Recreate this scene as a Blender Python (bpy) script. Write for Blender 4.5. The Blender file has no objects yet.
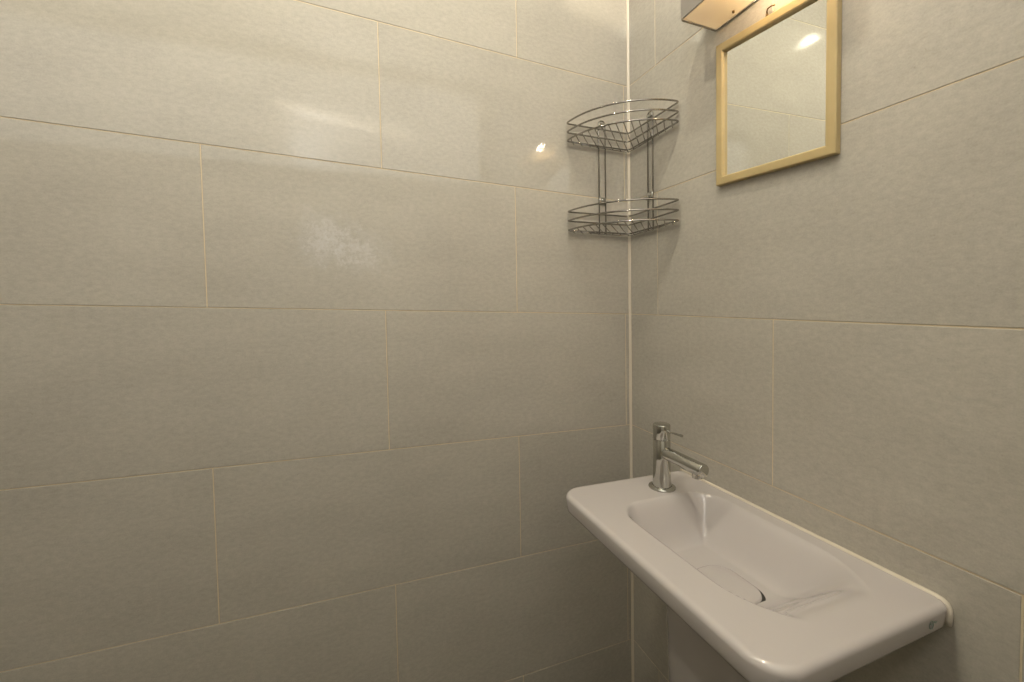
import bpy, bmesh, math, random
from mathutils import Vector, Matrix
R = random.Random(7)
S = bpy.context.scene
COL = S.collection

# ------------------------------------------------------------------ helpers
def link(name, bm, mats, parent=None, smooth=True):
    me = bpy.data.meshes.new(name)
    bmesh.ops.recalc_face_normals(bm, faces=bm.faces[:])
    bm.to_mesh(me); bm.free()
    if not isinstance(mats, (list, tuple)): mats = [mats]
    for m in mats: me.materials.append(m)
    if smooth:
        for p in me.polygons: p.use_smooth = True
    o = bpy.data.objects.new(name, me); COL.objects.link(o)
    if parent is not None: o.parent = parent
    return o

def sharp(o, deg=35):
    me = o.data
    bm = bmesh.new(); bm.from_mesh(me)
    for e in bm.edges:
        if len(e.link_faces) == 2 and e.calc_face_angle(0) > math.radians(deg): e.smooth = False
    bm.to_mesh(me); bm.free()
    return o

def empty(name, loc=(0, 0, 0), label=None, cat=None, group=None):
    o = bpy.data.objects.new(name, None); COL.objects.link(o)
    o.location = loc; o.empty_display_size = .05
    if label: o['label'] = label
    if cat: o['category'] = cat
    if group: o['group'] = group
    return o

def box(bm, a, b, bevel=0.0, seg=2, mat=0):
    x0, y0, z0 = a; x1, y1, z1 = b
    g = bmesh.ops.create_cube(bm, size=1.0)
    vs = g['verts']
    for v in vs:
        v.co = Vector(((x0+x1)/2 + v.co.x*(x1-x0), (y0+y1)/2 + v.co.y*(y1-y0), (z0+z1)/2 + v.co.z*(z1-z0)))
    fs = list({f for v in vs for f in v.link_faces})
    for f in fs: f.material_index = mat
    if bevel > 0:
        es = list({e for v in vs for e in v.link_edges})
        bmesh.ops.bevel(bm, geom=es, offset=bevel, segments=seg, profile=.5, affect='EDGES')

def tube(bm, pts, r, n=10, closed=False):
    pts = [Vector(p) for p in pts]
    N = len(pts); rings = []
    up = None
    for i, p in enumerate(pts):
        if closed: t = (pts[(i+1) % N] - pts[i-1]).normalized()
        elif i == 0: t = (pts[1]-p).normalized()
        elif i == N-1: t = (p-pts[i-1]).normalized()
        else: t = ((pts[i+1]-p).normalized() + (p-pts[i-1]).normalized()).normalized()
        if up is None:
            up = Vector((0, 0, 1)) if abs(t.z) < .9 else Vector((1, 0, 0))
        a = (up - t*up.dot(t)).normalized(); b = t.cross(a); up = a
        rings.append([bm.verts.new(p + (a*math.cos(k*2*math.pi/n) + b*math.sin(k*2*math.pi/n))*r) for k in range(n)])
    M = N if closed else N-1
    for i in range(M):
        A = rings[i]; B = rings[(i+1) % N]
        for k in range(n): bm.faces.new((A[k], A[(k+1) % n], B[(k+1) % n], B[k]))
    if not closed:
        bm.faces.new(rings[0][::-1]); bm.faces.new(rings[-1])

def lathe(bm, prof, n=48, mat4=None):
    """prof: list of (radius, height) about +Z."""
    rings = []
    for r, z in prof:
        if r < 1e-6:
            rings.append([bm.verts.new((0, 0, z))])
        else:
            rings.append([bm.verts.new((r*math.cos(k*2*math.pi/n), r*math.sin(k*2*math.pi/n), z)) for k in range(n)])
    for A, B in zip(rings, rings[1:]):
        for k in range(n):
            if len(A) == 1 and len(B) == 1: continue
            if len(A) == 1: bm.faces.new((A[0], B[k], B[(k+1) % n]))
            elif len(B) == 1: bm.faces.new((A[k], A[(k+1) % n], B[0]))
            else: bm.faces.new((A[k], A[(k+1) % n], B[(k+1) % n], B[k]))
    if mat4 is not None:
        vs = [v for r in rings for v in r]
        for v in vs: v.co = mat4 @ v.co

# ------------------------------------------------------------------ materials
def mat(name):
    m = bpy.data.materials.new(name); m.use_nodes = True
    nt = m.node_tree; bs = nt.nodes['Principled BSDF']
    return m, nt, bs
def setp(bs, **k):
    for a, v in k.items():
        nm = a.replace('_', ' ')
        for i in bs.inputs:
            if i.name.lower() == nm.lower():
                i.default_value = (*v, 1) if isinstance(v, tuple) and len(v) == 3 else v
def simple(name, col, rough=.4, metal=0., **k):
    m, nt, bs = mat(name); setp(bs, base_color=col, roughness=rough, metallic=metal, **k); return m

def noisy(name, c1, c2, scale, rough=.4, metal=0., bump=0.):
    m, nt, bs = mat(name); N = nt.nodes; L = nt.links
    tc = N.new('ShaderNodeTexCoord'); nz = N.new('ShaderNodeTexNoise'); nz.inputs['Scale'].default_value = scale
    nz.inputs['Detail'].default_value = 5
    L.new(tc.outputs['Object'], nz.inputs['Vector'])
    mx = N.new('ShaderNodeMix'); mx.data_type = 'RGBA'
    mx.inputs['A'].default_value = (*c1, 1); mx.inputs['B'].default_value = (*c2, 1)
    L.new(nz.outputs['Fac'], mx.inputs['Factor']); L.new(mx.outputs['Result'], bs.inputs['Base Color'])
    setp(bs, roughness=rough, metallic=metal)
    if bump:
        b = N.new('ShaderNodeBump'); b.inputs['Strength'].default_value = bump; b.inputs['Distance'].default_value = .001
        L.new(nz.outputs['Fac'], b.inputs['Height']); L.new(b.outputs['Normal'], bs.inputs['Normal'])
    return m

def tile_material():
    m, nt, bs = mat('polished_stone_tile'); N = nt.nodes; L = nt.links
    geo = N.new('ShaderNodeNewGeometry')
    def noise(scale, vec, detail=4, rough=.6):
        n = N.new('ShaderNodeTexNoise'); n.inputs['Scale'].default_value = scale
        n.inputs['Detail'].default_value = detail; n.inputs['Roughness'].default_value = rough
        L.new(vec, n.inputs['Vector']); return n
    def mapping(sc):
        mp = N.new('ShaderNodeMapping'); mp.inputs['Scale'].default_value = sc
        L.new(geo.outputs['Position'], mp.inputs['Vector']); return mp.outputs['Vector']
    def mrange(v, a, b, c, d):
        r = N.new('ShaderNodeMapRange'); r.inputs['From Min'].default_value = a; r.inputs['From Max'].default_value = b
        r.inputs['To Min'].default_value = c; r.inputs['To Max'].default_value = d; L.new(v, r.inputs['Value']); return r.outputs['Result']
    def math_(op, a, b):
        r = N.new('ShaderNodeMath'); r.operation = op
        for i, v in enumerate((a, b)):
            if isinstance(v, (int, float)): r.inputs[i].default_value = v
            else: L.new(v, r.inputs[i])
        return r.outputs[0]
    fine = noise(420, mapping((1, 1, 1)), 3, .7)
    streak = noise(1.0, mapping((85, 85, 150)), 4, .65)
    cloud = noise(5.5, mapping((1, 1, 2.2)), 5, .55)
    speck = noise(170, mapping((1, 1, 1)), 2, .5)
    at = N.new('ShaderNodeAttribute'); at.attribute_name = 'tile_tone'
    v = math_('ADD', mrange(fine.outputs['Fac'], .3, .7, -.06, .06), mrange(streak.outputs['Fac'], .3, .7, -.085, .085))
    v = math_('ADD', v, mrange(cloud.outputs['Fac'], .3, .7, -.035, .035))
    v = math_('ADD', v, mrange(speck.outputs['Fac'], .68, .76, 0, -.10))
    v = math_('ADD', v, at.outputs['Fac'])
    v = math_('ADD', v, 1.0)
    # hazy patches on the left wall, paler and rougher than the tile
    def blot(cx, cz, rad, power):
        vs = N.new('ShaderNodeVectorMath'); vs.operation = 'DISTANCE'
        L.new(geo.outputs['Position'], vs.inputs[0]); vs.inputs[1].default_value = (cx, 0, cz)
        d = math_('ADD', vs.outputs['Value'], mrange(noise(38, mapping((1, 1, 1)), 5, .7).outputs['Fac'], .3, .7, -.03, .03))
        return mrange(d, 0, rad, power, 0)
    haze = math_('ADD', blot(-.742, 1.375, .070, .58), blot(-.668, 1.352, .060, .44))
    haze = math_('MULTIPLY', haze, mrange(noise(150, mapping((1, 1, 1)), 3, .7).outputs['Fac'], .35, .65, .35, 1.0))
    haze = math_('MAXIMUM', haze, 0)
    base = N.new('ShaderNodeMix'); base.data_type = 'RGBA'
    base.inputs['A'].default_value = (*TILE_A, 1); base.inputs['B'].default_value = (*TILE_B, 1)
    L.new(cloud.outputs['Fac'], base.inputs['Factor'])
    sc = N.new('ShaderNodeVectorMath'); sc.operation = 'SCALE'
    L.new(base.outputs['Result'], sc.inputs[0]); L.new(v, sc.inputs['Scale'])
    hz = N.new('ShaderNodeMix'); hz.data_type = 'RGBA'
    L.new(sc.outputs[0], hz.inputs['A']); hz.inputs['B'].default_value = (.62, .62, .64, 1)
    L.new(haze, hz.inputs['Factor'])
    L.new(hz.outputs['Result'], bs.inputs['Base Color'])
    rg = mrange(cloud.outputs['Fac'], .3, .7, TILE_ROUGH-.02, TILE_ROUGH+.03)
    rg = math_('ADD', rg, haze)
    L.new(rg, bs.inputs['Roughness'])
    b = N.new('ShaderNodeBump'); b.inputs['Strength'].default_value = .12; b.inputs['Distance'].default_value = .0004
    wav = noise(26, mapping((1, 1, 1)), 2, .4)
    setp(bs, specular_ior_level=.38)
    L.new(wav.outputs['Fac'], b.inputs['Height']); L.new(b.outputs['Normal'], bs.inputs['Normal'])
    return m

TILE_A = (.430, .402, .355); TILE_B = (.470, .442, .393); TILE_ROUGH = .055
M = {}
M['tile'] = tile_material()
M['grout'] = noisy('cream_grout', (.70, .61, .46), (.58, .47, .32), 60, .85)
M['bead'] = simple('white_silicone', (.64, .58, .49), .35)
M['ceramic'] = simple('white_ceramic', (.505, .470, .465), .14, coat_weight=.6, coat_roughness=.015)
M['chrome'] = simple('chrome', (.52, .52, .49), .07, 1.)
M['wire'] = simple('chrome_wire', (.36, .345, .32), .13, 1.)
M['frame'] = noisy('pale_gold_wood', (.50, .39, .20), (.43, .33, .16), 45, .42)
M['frame_in'] = simple('gold_edge', (.62, .50, .28), .3, .3)
M['mirror'] = simple('mirror_glass', (.86, .87, .83), .0, 1.)
M['back'] = simple('brown_board', (.16, .11, .06), .8)
M['brushed'] = simple('satin_metal', (.34, .32, .30), .35, .6)
M['dark'] = simple('dark_slot', (.02, .018, .015), .6)
M['white'] = simple('white_paint', (.73, .73, .72), .5)
M['floor'] = noisy('olive_floor_tile', (.06, .054, .014), (.075, .068, .018), 6, .5)
M['brass'] = simple('aged_brass', (.20, .13, .06), .35, 1.)
M['mark'] = simple('printed_mark', (.22, .26, .24), .5)

def emis(name, col, strength, base=(.8, .8, .8)):
    m, nt, bs = mat(name); setp(bs, base_color=base, roughness=.5, emission_color=col, emission_strength=strength); return m
FILL_W, BULB_E, SPOT_E, ADDED_TUBE_E = 24.0, 750.0, 720.0, 5.0
M['pane'] = emis('added_pane_glow', (1., .99, .97), 1.3)  # glow of the added rear window, made for its reflection in the tiles
M['bulb'] = emis('warm_bulb', (1., .86, .64), BULB_E)
M['spot'] = emis('spot_bulb', (1., .925, .725), SPOT_E)
M['added_tube'] = emis('tube_glow', (1., .86, .68), ADDED_TUBE_E)

# ------------------------------------------------------------------ tiled walls
H, W, Z0 = .30158, .602, 1.2064
SL, SR = -.03607, .01083
DZ = {-3: .0014, -2: .0008, -1: -.0004, 0: -.0002, 1: -.002, 2: .0003}
G = .0010            # half grout width
FACE = 0.0           # tile faces lie on the wall plane, grout sits behind

def wall_tiles(name, side, length, joints, slope, zmax):
    """side 'L': plane y=0 runs to -x; 'R': plane x=0 runs to -y. u = distance from the corner."""
    bm = bmesh.new()
    lay = bm.faces.layers.float.new('tile_tone')
    def P(u, z, d):      # d: outwards into the room
        return (-u, -d, z) if side == 'L' else (-d, -u, z)
    def zr(r, u): return Z0 + r*H + DZ.get(r, 0) - slope*u
    # grout bed
    q = [bm.verts.new(P(u, z, -.0009)) for u, z in ((0, -.05), (length, -.05), (length, zmax), (0, zmax))]
    f = bm.faces.new(q); f.material_index = 1
    # backing slab so the wall has thickness
    q2 = [bm.verts.new(P(u, z, -.10)) for u, z in ((0, -.05), (length, -.05), (length, zmax), (0, zmax))]
    f = bm.faces.new(q2); f.material_index = 1
    for i in range(4):
        f = bm.faces.new((q[i], q[(i+1) % 4], q2[(i+1) % 4], q2[i])); f.material_index = 1
    for r in range(-5, 5):
        js = joints(r)
        us = [0.004] + [u for u in js if u < length] + [length]
        for a, b in zip(us, us[1:]):
            if b-a < .006: continue
            tone = R.uniform(-.022, .022)
            u0, u1 = a+G, b-G
            g = G*R.uniform(.75, 1.15)
            outer = []; inner = []
            for (u, rr, s, su) in ((u0, r, 1, 1), (u1, r, 1, -1), (u1, r+1, -1, -1), (u0, r+1, -1, 1)):
                z = zr(rr, u) + s*g
                z = max(-.04, min(zmax-.001, z))
                outer.append(bm.verts.new(P(u, z, -.0009)))
                inner.append(bm.verts.new(P(u+su*.0005, z+s*.0005, FACE)))
            if inner[3].co.z - inner[0].co.z < .01: continue
            fs = [bm.faces.new(inner)]
            for i in range(4):
                fs.append(bm.faces.new((outer[i], outer[(i+1) % 4], inner[(i+1) % 4], inner[i])))
            for f in fs: f[lay] = tone
    # drop stray verts
    bmesh.ops.delete(bm, geom=[v for v in bm.verts if not v.link_faces], context='VERTS')
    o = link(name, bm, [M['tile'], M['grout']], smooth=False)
    o['kind'] = 'structure'
    return o

a1, c1 = .33083, .10829
LJ = {2: [a1-.0131], 1: [.0152, a1+W/2-.0014], 0: [a1-.0029, a1+W+.0135], -1: [.0152, a1+W/2-.0011, a1+W*1.5+.012],
      -2: [a1-.0016, a1+W+.0156], -3: [.0152, a1+W/2-.0059, a1+W*1.5+.016], -4: [a1-.0031, a1+W]}
def jl(r):
    js = list(LJ.get(r, [a1 if r % 2 == 0 else .0152]))
    while js[-1] < 3: js.append(js[-1]+W if js[-1] > .02 else a1+W/2)
    return js
RJ = {2: [c1-.0036], 0: [c1+.001], -1: [c1+W/2+.002], -2: [c1+.001, c1+W+.0032], -4: [c1-.0027]}
def jr(r):
    js = list(RJ.get(r, [c1 if r % 2 == 0 else c1+W/2]))
    while js[-1] < 3: js.append(js[-1]+W)
    return js
CEIL = 2.40; XF = -2.10; YB = -1.22; YR = -1.22
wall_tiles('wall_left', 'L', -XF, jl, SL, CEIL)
wall_tiles('wall_right', 'R', -YR, jr, SR, CEIL)

# corner bead of pale grout between the two walls
bm = bmesh.new()
pts = [(-.0048, 0), (-.0038, -.0018), (-.0018, -.0038), (0, -.0048), (.004, .004)]
rings = [[bm.verts.new((x, y, z)) for x, y in pts] for z in (0.0, CEIL)]
for k in range(len(pts)):
    bm.faces.new((rings[0][k], rings[0][(k+1) % 5], rings[1][(k+1) % 5], rings[1][k]))
o = link('trim_1', bm, M['bead']); sharp(o, 50); o['kind'] = 'structure'

# rest of the room
def slab(name, a, b, m):
    bm = bmesh.new(); box(bm, a, b); o = link(name, bm, m, smooth=False); o['kind'] = 'structure'; return o
slab('floor', (XF-.1, YB-.1, -.1), (.1, .1, 0), M['floor'])
slab('ceiling', (XF-.1, YB-.1, CEIL), (.1, .1, CEIL+.1), M['white'])
slab('wall_far', (XF-.1, YB-.1, 0), (XF, 0, CEIL), M['tile'])

# rear wall behind the camera: door, and an added window lighting the tiles
WX0, WX1, WZ0, WZ1 = -1.95, -.03, 1.86, 2.37
bm = bmesh.new()
box(bm, (XF-.1, YB-.1, 0), (0, YB, WZ0)); box(bm, (XF-.1, YB-.1, WZ1), (0, YB, CEIL))
box(bm, (XF-.1, YB-.1, WZ0), (WX0, YB, WZ1)); box(bm, (WX1, YB-.1, WZ0), (0, YB, WZ1))
o = link('wall_rear', bm, M['tile'], smooth=False); o['kind'] = 'structure'
w = empty('added_window_1', ((WX0+WX1)/2, YB, WZ0)); w['kind'] = 'structure'
bm = bmesh.new(); t = .025; hw = (WX1-WX0)/2; hh = WZ1-WZ0
for a, b in (((-hw, -.06, 0), (hw, .006, t)), ((-hw, -.06, hh-t), (hw, .006, hh)), ((-hw, -.06, t), (-hw+t, .006, hh-t)), ((hw-t, -.06, t), (hw, .006, hh-t))):
    box(bm, a, b, .003)
link('added_window_frame', bm, M['white'], w)
bm = bmesh.new(); box(bm, (-hw+t, -.020, t), (hw-t, -.014, hh-t)); link('added_window_pane', bm, M['pane'], w, smooth=False)
d = empty('door_1', (-.69, YB, 0)); d['kind'] = 'structure'
bm = bmesh.new(); box(bm, (-.33, .004, 0.005), (.33, .022, 1.74), .003); link('door_leaf', bm, M['white'], d)
bm = bmesh.new()
box(bm, (-.40, .001, 0), (-.335, .030, 1.81), .004); box(bm, (.335, .001, 0), (.40, .030, 1.81), .004); box(bm, (-.335, .001, 1.745), (.335, .030, 1.81), .004)
link('door_frame', bm, M['white'], d)
bm = bmesh.new(); tube(bm, [(-.27, .022, .95), (-.27, .07, .95), (-.17, .07, .95)], .009); link('door_handle', bm, M['chrome'], d)

# ------------------------------------------------------------------ basin
BZ = .849
basin = empty('wash_basin', (0, -.42, BZ),
              'white rectangular ceramic wash basin with rounded corners fixed in the tiled corner', 'basin')
basin.rotation_euler = (0, .036, 0)     # front edge sits slightly high, as in the photo
# local frame: x<0 to the front, y along the wall, z=0 rim top
X0, X1, Y0, Y1 = -.317, -.003, -.2355, .235
RHO = .0085
def rect_radius(cx, cy):                # corner radii: front ones generous, wall ones small
    return .034 if cx < 0 else .012
def depth(x, y):
    # bowl opening, and how far each side slopes in; the right-hand end is a gentle ramp
    bx0, bx1, by0, by1 = -.256, -.032, -.196, .134
    wf, wb, wr, wl = .064, .064, .128, .064
    def side(t, lin_):          # remaining height fraction at inward distance t (0..1)
        t = max(0, min(1, t))
        sm = t*t*(3-2*t)
        return 1 - ((1-lin_)*(.4*sm + .6*math.sin(t*math.pi/2)**1.5) + lin_*(t*t*t*(10-15*t+6*t*t)*.35 + .65*sm))
    rx = max(side((x-bx0)/wf, 0), side((bx1-x)/wb, 0))
    ry = max(side((y-by0)/wr, 1), side((by1-y)/wl, 0))
    p = 2.2
    r = (rx**p + ry**p)**(1/p)
    return -.072*max(0, 1-r)
bm = bmesh.new()
nx, ny = 110, 160
ix0, ix1, iy0, iy1 = X0+RHO, X1-.002, Y0+RHO, Y1-RHO
def rounded(x, y):
    cxm = (ix0+ix1)/2; cym = (iy0+iy1)/2
    sx = -1 if x < cxm else 1; sy = -1 if y < cym else 1
    r = rect_radius(sx, sy)
    ccx = (ix0+r) if sx < 0 else (ix1-r); ccy = (iy0+r) if sy < 0 else (iy1-r)
    vx, vy = (x-ccx)*sx, (y-ccy)*sy
    if vx > 0 and vy > 0:
        l = math.hypot(vx, vy); k = max(vx, vy)/l
        return ccx+vx*k*sx, ccy+vy*k*sy, (vx*sx/l, vy*sy/l)
    n = [0, 0]
    if vx >= r-1e-7: n = [sx, 0]
    elif vy >= r-1e-7: n = [0, sy]
    return x, y, tuple(n)
# grid lines concentrated so that corner arcs are resolved
def lin(a, b, n, r0, r1):
    k = 10
    pts = [a + r0*i/k for i in range(k)] + [a+r0 + (b-r1-a-r0)*i/(n-2*k) for i in range(n-2*k)] + [b-r1 + r1*i/k for i in range(k+1)]
    return pts
xs = lin(ix0, ix1, nx, .034, .012)
ys = lin(iy0, iy1, ny, .034, .034)
# drain recess: a slot round the ceramic cover
DCX, DCY = -.152, -.030
def drain(x, y):
    # half-width .045, length .056 rounded plate, returns signed distance (neg inside)
    dx, dy = abs(x-DCX)-(.047-.030), abs(y-DCY)-(.056-.030)
    return math.hypot(max(dx, 0), max(dy, 0)) + min(max(dx, dy), 0) - .030
V = []
for x in xs:
    row = []
    for y in ys:
        px, py, n = rounded(x, y)
        z = depth(px, py)
        row.append(bm.verts.new((px, py, z)))
    V.append(row)
for i in range(len(xs)-1):
    for j in range(len(ys)-1):
        bm.faces.new((V[i][j], V[i+1][j], V[i+1][j+1], V[i][j+1]))
I, J = len(xs)-1, len(ys)-1
loop = [(i, 0) for i in range(I)] + [(I, j) for j in range(J)] + [(i, J) for i in range(I, 0, -1)] + [(0, j) for j in range(J, 0, -1)]
base = []
for (i, j) in loop:
    v = V[i][j]
    x, y, n = rounded(xs[i], ys[j])
    if n == (0, 0):
        n = ((-1 if i == 0 else 1) if i in (0, I) else 0, (-1 if j == 0 else 1) if j in (0, J) else 0)
    base.append((v, Vector((v.co.x, v.co.y, 0)), Vector((n[0], n[1], 0)).normalized()))
def offs(n):   # wall side is kept shallow so the rim stays in front of the tiles
    return .2 if n.x > .7 else 1.0
prof = [(RHO*math.sin(t), -RHO*(1-math.cos(t))) for t in [math.pi/2*k/6 for k in range(1, 7)]]
prof += [(RHO-.0008, -.018), (RHO-.002, -.027), (RHO-.0035, -.0315), (RHO-.007, -.0345), (RHO-.013, -.0355), (-.012, -.0355), (-.020, -.036)]
prev = [b[0] for b in base]
for (o_, z) in prof:
    cur = [bm.verts.new(p + n*o_*(offs(n) if o_ > 0 else 1) + Vector((0, 0, z))) for (_, p, n) in base]
    for k in range(len(cur)):
        bm.faces.new((prev[k], prev[(k+1) % len(cur)], cur[(k+1) % len(cur)], cur[k]))
    prev = cur
# underside of the bowl
cxm, cym = -.145, -.01
for sx_, sy_, z in ((.74, .82, -.037), (.60, .77, -.062), (.50, .70, -.088), (.42, .60, -.103), (.30, .45, -.113), (.15, .20, -.116)):
    cur = [bm.verts.new(Vector((min(cxm+(p.x-cxm)*sx_, X1-.004), cym+(p.y-cym)*sy_, z))) for (_, p, n) in base]
    for k in range(len(cur)):
        bm.faces.new((prev[k], prev[(k+1) % len(cur)], cur[(k+1) % len(cur)], cur[k]))
    prev = cur
bm.faces.new(prev)
link('bowl', bm, M['ceramic'], basin)

# drain cover: rounded ceramic plate floating over a dark slot
def plate(bm, cx, cy, hx, hy, r, z0, z1, seg=10, bev=.002):
    def ring(ins, z):
        out = []
        for sx, sy, a0 in ((1, 1, 0), (-1, 1, 90), (-1, -1, 180), (1, -1, 270)):
            for k in range(seg+1):
                a = math.radians(a0+90*k/seg)
                rr = r-ins
                out.append(bm.verts.new((cx+sx*(hx-r)+rr*math.cos(a), cy+sy*(hy-r)+rr*math.sin(a), z)))
        return out
    rs = [ring(0, z0), ring(0, z1-bev), ring(bev*.3, z1-bev*.3), ring(bev, z1)]
    for A, B in zip(rs, rs[1:]):
        for k in range(len(A)): bm.faces.new((A[k], A[(k+1) % len(A)], B[(k+1) % len(A)], B[k]))
    bm.faces.new(rs[0][::-1]); bm.faces.new(rs[-1])
bm = bmesh.new(); plate(bm, DCX, DCY, .0380, .0480, .030, -.0745, -.0675, bev=.0036)
o = link('drain_cover', bm, M['ceramic'], basin); sharp(o, 50)
bm = bmesh.new(); plate(bm, DCX+.0006, DCY-.0030, .0390, .0498, .030, -.0745, -.0712, bev=.0004)
o = link('drain_slot', bm, M['dark'], basin); o['label'] = 'dark gap around the drain cover'

# silicone bead along the wall, turning down at the right end
bm = bmesh.new()
path = [(-.0032, .232, -.001), (-.0030, .15, -.0005)] + [(-.0030, .15-.37*k/8, -.0005) for k in range(1, 9)]
path += [(-.0030, -.226, -.0015), (-.0030, -.2305, -.0040), (-.0030, -.2330, -.009), (-.0030, -.2338, -.015), (-.0030, -.2335, -.022), (-.0030, -.233, -.029)]
tube(bm, path, .0037, 12)
o = link('sealant_bead', bm, M['bead'], basin); o['label'] = 'white silicone bead along the wall'
# small printed mark on the right-hand edge
bm = bmesh.new()
def yface(x, z): return (x+.004, Y0+.0002, z+.0045)
tube(bm, [yface(-.051+.0042*math.cos(a), -.0205+.0055*math.sin(a)) for a in [2*math.pi*k/20 for k in range(20)]], .0006, 6, True)
tube(bm, [yface(-.0505+.0022*math.cos(a), -.0180+.0028*math.sin(a)) for a in [2*math.pi*k/16 for k in range(16)]], .0005, 6, True)
tube(bm, [yface(-.046+.0012*k, -.019+.0016*math.sin(k*1.3)) for k in range(6)], .0006, 6)
o = link('maker_mark', bm, M['mark'], basin); o['label'] = 'small grey-green printed mark on the short edge'

# pedestal below
bm = bmesh.new()
rings = []
for z, s in ((BZ-.108, 1.02), (.70, 1.0), (.50, .97), (.25, .95), (.06, .98), (.0, 1.04)):
    ring = []
    n = 40
    hw = .098*s; dp = .20*s
    for k in range(n+1):
        a = math.pi*k/n
        c, s_ = math.cos(a), math.sin(a)
        yy = hw*math.copysign(abs(c)**.55, c); xx = -dp*abs(s_)**.55
        ring.append(bm.verts.new((xx-.006, yy, z)))
    rings.append(ring)
for A, B in zip(rings, rings[1:]):
    for k in range(len(A)): bm.faces.new((A[k], A[(k+1) % len(A)], B[(k+1) % len(A)], B[k]))
bm.faces.new(rings[0]); bm.faces.new(rings[-1][::-1])
ped = link('pedestal', bm, M['ceramic']); sharp(ped, 40)
bpy.context.view_layer.update()
ped.parent = basin
ped.matrix_parent_inverse = basin.matrix_world.inverted()
ped.location = (0, -.42, 0)

# ------------------------------------------------------------------ tap
TX, TY, TZ = -.112, -.252, BZ+.036*.112
tap = empty('basin_tap', (TX, TY, TZ), 'chrome basin tap with a slim lever, standing on the left end of the white basin', 'tap')
bm = bmesh.new()
lathe(bm, [(0, .0002), (.0262, .0002), (.0268, .0012), (.0266, .0035), (.0235, .0055), (.0195, .0065), (.0195, .004), (0, .004)])
o = link('flange', bm, M['chrome'], tap); sharp(o, 60)
bm = bmesh.new()
lathe(bm, [(0, .004), (.0192, .004), (.0188, .010), (.0176, .030), (.0172, .060), (.0172, .0995), (.0164, .1005), (.0164, .1020), (0, .1020)])
o = link('body', bm, M['chrome'], tap); sharp(o, 60)
bm = bmesh.new()
lathe(bm, [(0, .1022), (.0164, .1022), (.0172, .1030), (.0172, .1310), (.0168, .1324), (.0155, .1332), (.0, .1336)])
o = link('handle', bm, M['chrome'], tap); sharp(o, 60)
bm = bmesh.new(); ang = math.radians(4)
dv = Vector((math.sin(ang), -math.cos(ang), .02)).normalized()
st = Vector((0, 0, .1215))
tube(bm, [st+dv*.014, st+dv*.050, st+dv*.0505], .0020, 12)
tube(bm, [st+dv*.0485, st+dv*.0490, st+dv*.0535, st+dv*.0540], .0027, 12)
lo = link('lever', bm, M['chrome'], o); sharp(lo, 40)
# spout
ax = Vector((math.sin(math.radians(2)), -math.cos(math.radians(2)), -.035)).normalized()
rot = ax.to_track_quat('Z', 'Y').to_matrix().to_4x4()
bm = bmesh.new()
Ls = .108
lathe(bm, [(0, .006), (.0128, .006), (.0128, Ls-.002), (.0122, Ls-.0004), (.0112, Ls), (.0, Ls+.0002)], 48, Matrix.Translation((0, 0, .0765)) @ rot)
sp = link('spout', bm, M['chrome'], tap); sharp(sp, 50)
bm = bmesh.new()
e = Vector((0, 0, .0765)) + ax*(Ls-.016)
lathe(bm, [(0, -.0185), (.0075, -.0185), (.0090, -.0180), (.0092, -.008), (0, -.008)], 32, Matrix.Translation(e))
ar = link('aerator', bm, M['chrome'], sp); sharp(ar, 50)

# ------------------------------------------------------------------ corner shelf
shelf = empty('corner_shelf', (0, 0, 1.40), 'two-tier chrome wire corner shelf hanging in the corner above the tap', 'shelf')
RA, WR = .191, .0020
OF = .0065     # stand-off from the walls
def ring_pts(z, r, dz=0):
    pts = []
    # back corner with small fillet, along the left wall, front arc, back along the right wall
    f = .012
    for k in range(7):
        a = math.radians(15*k)
        pts.append((-OF-f+f*math.cos(math.pi/2-a) if 0 else -OF-f+f*math.sin(a+0), 0, 0))
    pts = []
    for k in range(7):      # fillet at the corner, from right wall side to left wall side
        a = math.pi/2*k/6
        pts.append((-OF-f+f*math.cos(a), -OF-f+f*math.sin(a), z))
    g = .010
    pts.append((-r*.5, -OF, z))
    n = 30
    a0, a1_ = math.radians(184.5), math.radians(265.5)
    pts.append((-r+.006, -OF, z)); pts.append((-r+.0015, -OF-.002, z)); pts.append((-r-.0005, -OF-.0055, z))
    for k in range(n+1):
        a = a0+(a1_-a0)*k/n
        pts.append((r*1.008*math.cos(a), r*1.008*math.sin(a), z))
    pts.append((-OF-.0055, -r-.0005, z)); pts.append((-OF-.002, -r+.0015, z)); pts.append((-OF, -r+.006, z))
    pts.append((-OF, -r*.5, z))
    return pts
SB = 1.40
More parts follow.
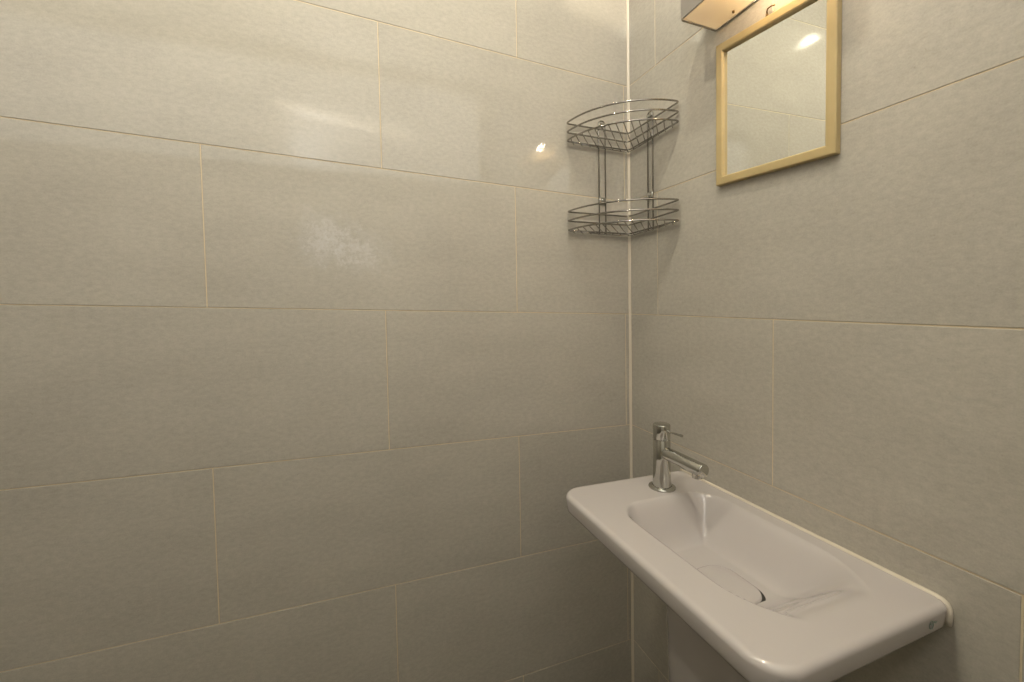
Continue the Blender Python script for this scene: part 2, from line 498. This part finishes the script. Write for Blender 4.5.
for (z1_, z2_, z3_, rr) in ((1.683, 1.661, 1.640, RA), (1.466, 1.443, 1.420, RA)):
    bm = bmesh.new(); tube(bm, [(x, y, z-SB) for x, y, z in ring_pts(z3_, rr)], WR*1.05, 8, True)
    bk = link('basket', bm, M['wire'], shelf)
    for zz in (z1_, z2_):
        bm = bmesh.new(); tube(bm, [(x, y, z-SB) for x, y, z in ring_pts(zz, rr)], WR*1.05, 8, True)
        link('rail', bm, M['wire'], bk)
    # grid wires run along the diagonal of the corner
    nw = 15
    for k in range(nw):
        s = -RA*1.30/2 + RA*1.30*(k+.5)/nw         # offset across the diagonal
        # front end on the arc
        t = math.sqrt(max(0, RA*RA - s*s))
        fx = (-t/math.sqrt(2) + s/math.sqrt(2)); fy = (-t/math.sqrt(2) - s/math.sqrt(2))
        # back end on the wall-side wires
        if s > 0: bx = -OF; by = -OF - s*math.sqrt(2)
        else: by = -OF; bx = -OF + s*math.sqrt(2)
        zf = z3_-SB
        fr = Vector((fx, fy, zf)); bkp = Vector((bx, by, zf-.0016))
        dd = (bkp-fr)
        if dd.length < .02: continue
        pts = [fr+Vector((0, 0, -.0012)), fr+dd*.5+Vector((0, 0, -.0045)), bkp+Vector((0, 0, -.0042))]
        bm = bmesh.new(); tube(bm, pts, .0012, 6); link('grid_wire', bm, M['wire'], bk)
    # lower wall-side wire tying the grid ends
    bm = bmesh.new()
    tube(bm, [(-RA+.004, -OF-.002, z3_-SB-.001), (-RA*.5, -OF-.001, z3_-SB-.0045), (-OF-.010, -OF-.001, z3_-SB-.0058), (-OF-.001, -OF-.010, z3_-SB-.0058), (-OF-.001, -RA*.5, z3_-SB-.0045), (-OF-.002, -RA+.004, z3_-SB-.001)], .0013, 8)
    link('base_wire', bm, M['wire'], bk)
for side in 'LR':
    us = (.0770, .0965) if side == 'L' else (.0805, .0990)
    def Q(u, d, z): return (-u, -d, z-SB) if side == 'L' else (-d, -u, z-SB)
    bm = bmesh.new()
    um = (us[0]+us[1])/2; hwid = (us[1]-us[0])/2
    pts = [Q(us[0], .0035, 1.415), Q(us[0], .0035, 1.698)]
    pts += [Q(um-hwid*math.cos(a), .0035, 1.698+.008*math.sin(a)) for a in [math.pi*k/8 for k in range(1, 8)]]
    pts += [Q(us[1], .0035, 1.698), Q(us[1], .0035, 1.415)]
    tube(bm, pts, .0017, 8)
    link('upright', bm, M['wire'], shelf)
    for zc, hz in ((1.696, .004), (1.502, .008)):
        bm = bmesh.new()
        a = Q(um-hwid-.001, .0008, zc-hz); b = Q(um+hwid+.001, .0068, zc+hz)
        box(bm, tuple(min(p, q) for p, q in zip(a, b)), tuple(max(p, q) for p, q in zip(a, b)), .0015)
        cl = link('clip', bm, M['chrome'], shelf)
        if zc > 1.6: continue
        bm = bmesh.new()
        dirn = Vector((0, -1, 0)) if side == 'L' else Vector((-1, 0, 0))
        q4 = dirn.to_track_quat('Z', 'Y').to_matrix().to_4x4()
        lathe(bm, [(0, 0), (.0026, 0), (.0025, .0010), (.0015, .0015), (0, .0016)], 20, Matrix.Translation(Vector(Q(um, .0068, zc))) @ q4)
        link('screw', bm, M['chrome'], cl)

# ------------------------------------------------------------------ mirror
MD = .012
mir = empty('wall_mirror', (0, -.41, 1.46), 'small rectangular mirror in a pale gold wooden frame hung on the right wall', 'mirror')
OUT = [(-.2968, 1.4672), (-.5200, 1.4560), (-.5205, 1.7195), (-.2968, 1.7420)]     # y,z anticlockwise from bottom left as seen
cyc = sum(p[0] for p in OUT)/4; czc = sum(p[1] for p in OUT)/4
def inset(poly, d):
    res = []
    n = len(poly)
    for i in range(n):
        p0, p1, p2 = Vector(poly[i-1]), Vector(poly[i]), Vector(poly[(i+1) % n])
        e1 = (p1-p0).normalized(); e2 = (p2-p1).normalized()
        n1 = Vector((-e1.y, e1.x)); n2 = Vector((-e2.y, e2.x))
        c = Vector((cyc, czc))
        if n1.dot(c-p1) < 0: n1 = -n1
        if n2.dot(c-p1) < 0: n2 = -n2
        b = (n1+n2); b = b/(b.length_squared)*2
        res.append(tuple(p1+b*d))
    return res
FW = .0165
def P3(p, x): return (x, p[0]+.41, p[1]-1.46)
bm = bmesh.new()
prof = [(0, -.001), (0, -MD+.002), (.0006, -MD+.0006), (.002, -MD), (FW-.003, -MD), (FW-.001, -MD+.001), (FW, -MD+.003), (FW, -.0035)]
rings = [[bm.verts.new(P3(p, x)) for p in inset(OUT, d)] for d, x in prof]
for A, B in zip(rings, rings[1:]):
    for k in range(4): bm.faces.new((A[k], A[(k+1) % 4], B[(k+1) % 4], B[k]))
for k in range(4): bm.faces.new((rings[0][k], rings[0][(k+1) % 4], rings[-1][(k+1) % 4], rings[-1][k]))
o = link('mirror_frame', bm, M['frame'], mir, smooth=False)
bm = bmesh.new()
A = inset(OUT, FW-.002)
f = [bm.verts.new(P3(p, -.0045)) for p in A]; b = [bm.verts.new(P3(p, -.0025)) for p in A]
bm.faces.new(f); bm.faces.new(b)
for k in range(4): bm.faces.new((f[k], f[(k+1) % 4], b[(k+1) % 4], b[k]))
link('mirror_glass', bm, M['mirror'], mir, smooth=False)
bm = bmesh.new()      # little hanger above the top bar
tube(bm, [(-.002, .0095, .2760), (-.0045, .0090, .2830), (-.0050, .0070, .2870), (-.0050, .0000, .2868), (-.0045, -.0060, .2850)], .0014, 8)
tube(bm, [(-.0035, .0095, .2730), (-.0035, .0095, .2800)], .0022, 8)
link('hanger', bm, M['brass'], mir)

# ------------------------------------------------------------------ wall lamp
LY0, LY1, LZ, LD, LH = -.288, -.560, 1.779, .092, .085
lamp = empty('wall_lamp', (0, (LY0+LY1)/2, LZ), 'boxy wall lamp with a warm glowing underside mounted above the mirror', 'lamp')
hy = (LY0-LY1)/2
m, nt, bs = mat('opal_diffuser')
tr = nt.nodes.new('ShaderNodeBsdfTranslucent'); tr.inputs['Color'].default_value = (.24, .175, .095, 1)
setp(bs, base_color=(.80, .74, .64), roughness=.25)
mx = nt.nodes.new('ShaderNodeMixShader'); mx.inputs[0].default_value = .6
nt.links.new(bs.outputs[0], mx.inputs[1]); nt.links.new(tr.outputs[0], mx.inputs[2])
nt.links.new(mx.outputs[0], nt.nodes['Material Output'].inputs['Surface'])
tp = nt.nodes.new('ShaderNodeBsdfTransparent'); m2 = nt.nodes.new('ShaderNodeMixShader'); m2.inputs[0].default_value = .10
nt.links.new(mx.outputs[0], m2.inputs[1]); nt.links.new(tp.outputs[0], m2.inputs[2])
nt.links.new(m2.outputs[0], nt.nodes['Material Output'].inputs['Surface'])
M['diff'] = m
bm = bmesh.new()      # housing: four sides, open above and closed below by the diffuser
tk = .0025
box(bm, (-LD, -hy, 0), (-LD+tk, hy, LH), .0008)
box(bm, (-.0035, -hy, 0), (-.0010, hy, LH), .0008)
box(bm, (-LD+tk, hy-tk, 0), (-.0035, hy, LH), .0008)
box(bm, (-LD+tk, -hy, 0), (-.0035, -hy+tk, LH), .0008)
link('housing', bm, M['brushed'], lamp, smooth=False)
bm = bmesh.new()
tube(bm, [(-LD, -hy, 0), (-LD, hy-.004, 0), (-LD+.004, hy, 0), (-.0025, hy, 0), (-.0025, -hy, 0)], .0014, 8)
link('trim', bm, M['wire'], lamp)
bm = bmesh.new()
# thin opal sheet, folded up along its edges
def sheet(ins, z):
    hx_, hy_ = LD/2-.0035-ins, hy-.003-ins
    return [bm.verts.new((-LD/2-.0005+sx*hx_, sy*hy_, z)) for sx, sy in ((1, 1), (-1, 1), (-1, -1), (1, -1))]
r0, r1 = sheet(0, .006), sheet(.0006, .0008)
for k in range(4): bm.faces.new((r0[k], r0[(k+1) % 4], r1[(k+1) % 4], r1[k]))
bm.faces.new(r1)
link('diffuser', bm, M['diff'], lamp, smooth=False)
bm = bmesh.new(); tube(bm, [(-.046, -.050+.004*k, .030) for k in range(10)], .010, 14); link('bulb', bm, M['bulb'], lamp)
bm = bmesh.new(); lathe(bm, [(0, -.003), (.0018, -.003), (.0024, -.001), (.0024, .001), (0, .001)], 16, Matrix.Translation((-.016, hy-.054, 0)))
link('screw', bm, M['brass'], lamp)

# ------------------------------------------------------------------ ceiling spots; glowing tube added behind the camera for a tile reflection
spots = ((-1.24, -.34), (-.74, -.50), (-.42, -.58))  # first is mirrored in the glass, other two added to brighten the walls
lab = ('small round recessed ceiling spotlight nearest the left wall', 'small round recessed ceiling spotlight, added in the middle of the ceiling to light the walls', 'small round recessed ceiling spotlight, added nearest the right wall to brighten it')
proto = None
for i, (x, y) in enumerate(spots):
    if proto is None:
        t = empty('ceiling_spotlight', (x, y, CEIL), lab[i], 'lamp', 'recessed ceiling spotlights')
        bm = bmesh.new(); lathe(bm, [(.047, -.001), (.060, -.001), (.062, -.004), (.058, -.008), (.050, -.007), (.047, -.001)], 40); a = link('bezel', bm, M['chrome'], t)
        bm = bmesh.new(); lathe(bm, [(0, -.0075), (.015, -.007), (.023, -.005), (.025, -.0035), (0, -.0035)], 40); b = link('bulb', bm, M['spot'], t)
        bm = bmesh.new(); lathe(bm, [(.026, -.004), (.047, -.0065), (.047, -.001), (.0, -.001), (0, -.003), (.026, -.003)], 40); e = link('reflector', bm, M['chrome'], t)
        proto = (t, a, b, e)
    else:
        t = proto[0].copy(); COL.objects.link(t); t.location = (x, y, CEIL); t['label'] = lab[i]
        for c in proto[1:]:
            k = c.copy(); COL.objects.link(k); k.parent = t

lin_ = empty('added_tube_light', (-.69, -1.19, 2.10), 'added, unseen glowing tube on two rods, there for the bar it reflects in the tiles', 'lamp')
bm = bmesh.new(); tube(bm, [(-.303, 0, .049), (.301, 0, -.033)], .016, 12); link('tube', bm, M['added_tube'], lin_)
for x in (-.22, .22):
    bm = bmesh.new(); tube(bm, [(x, 0, .026-.13*x-.02), (x, 0, CEIL-2.10-.001)], .002, 8); link('rod', bm, M['chrome'], lin_)

# added fill spot, bounced off the ceiling like a flash to brighten the right wall
fl = bpy.data.lights.new('bounce_fill', 'SPOT'); fo = bpy.data.objects.new('bounce_fill', fl); COL.objects.link(fo)
fl.energy = FILL_W; fl.color = (1, 1, 1); fl.spot_size = math.radians(115); fl.spot_blend = 1.0; fl.shadow_soft_size = .04
fo.location = (-1.0, -1.15, 1.90)
fo.rotation_euler = (Vector((-.22, -.98, 2.4)) - fo.location).to_track_quat('-Z', 'Y').to_euler()

# ------------------------------------------------------------------ world, camera, view
wd = bpy.data.worlds.new('world'); S.world = wd; wd.use_nodes = True
wd.node_tree.nodes['Background'].inputs[0].default_value = (.6, .6, .6, 1); wd.node_tree.nodes['Background'].inputs[1].default_value = .2

cam = bpy.data.cameras.new('camera'); co = bpy.data.objects.new('camera', cam); COL.objects.link(co); S.camera = co
F = 413.811
cam.sensor_width = 36; cam.sensor_fit = 'HORIZONTAL'; cam.lens = F/1024*36
cam.shift_x = -(519.932-512)/1024; cam.shift_y = (319.808-341)/1024
cam.clip_start = .01
a = Vector((0.92840024, -0.37119017, -0.01705454)); b = Vector((0.02858974, 0.02559537, 0.99926348)); c = Vector((0.37048026, 0.92820404, -0.03437498))
co.matrix_world = Matrix(((a.x, b.x, -c.x, -.6924), (a.y, b.y, -c.y, -.9290), (a.z, b.z, -c.z, 1.2342), (0, 0, 0, 1)))
S.view_settings.view_transform = 'Standard'; S.view_settings.look = 'None'
S.view_settings.gamma = 1; S.view_settings.use_curve_mapping = False
S.view_settings.exposure = 0.0
S.cycles.max_bounces = 12; S.cycles.diffuse_bounces = 8
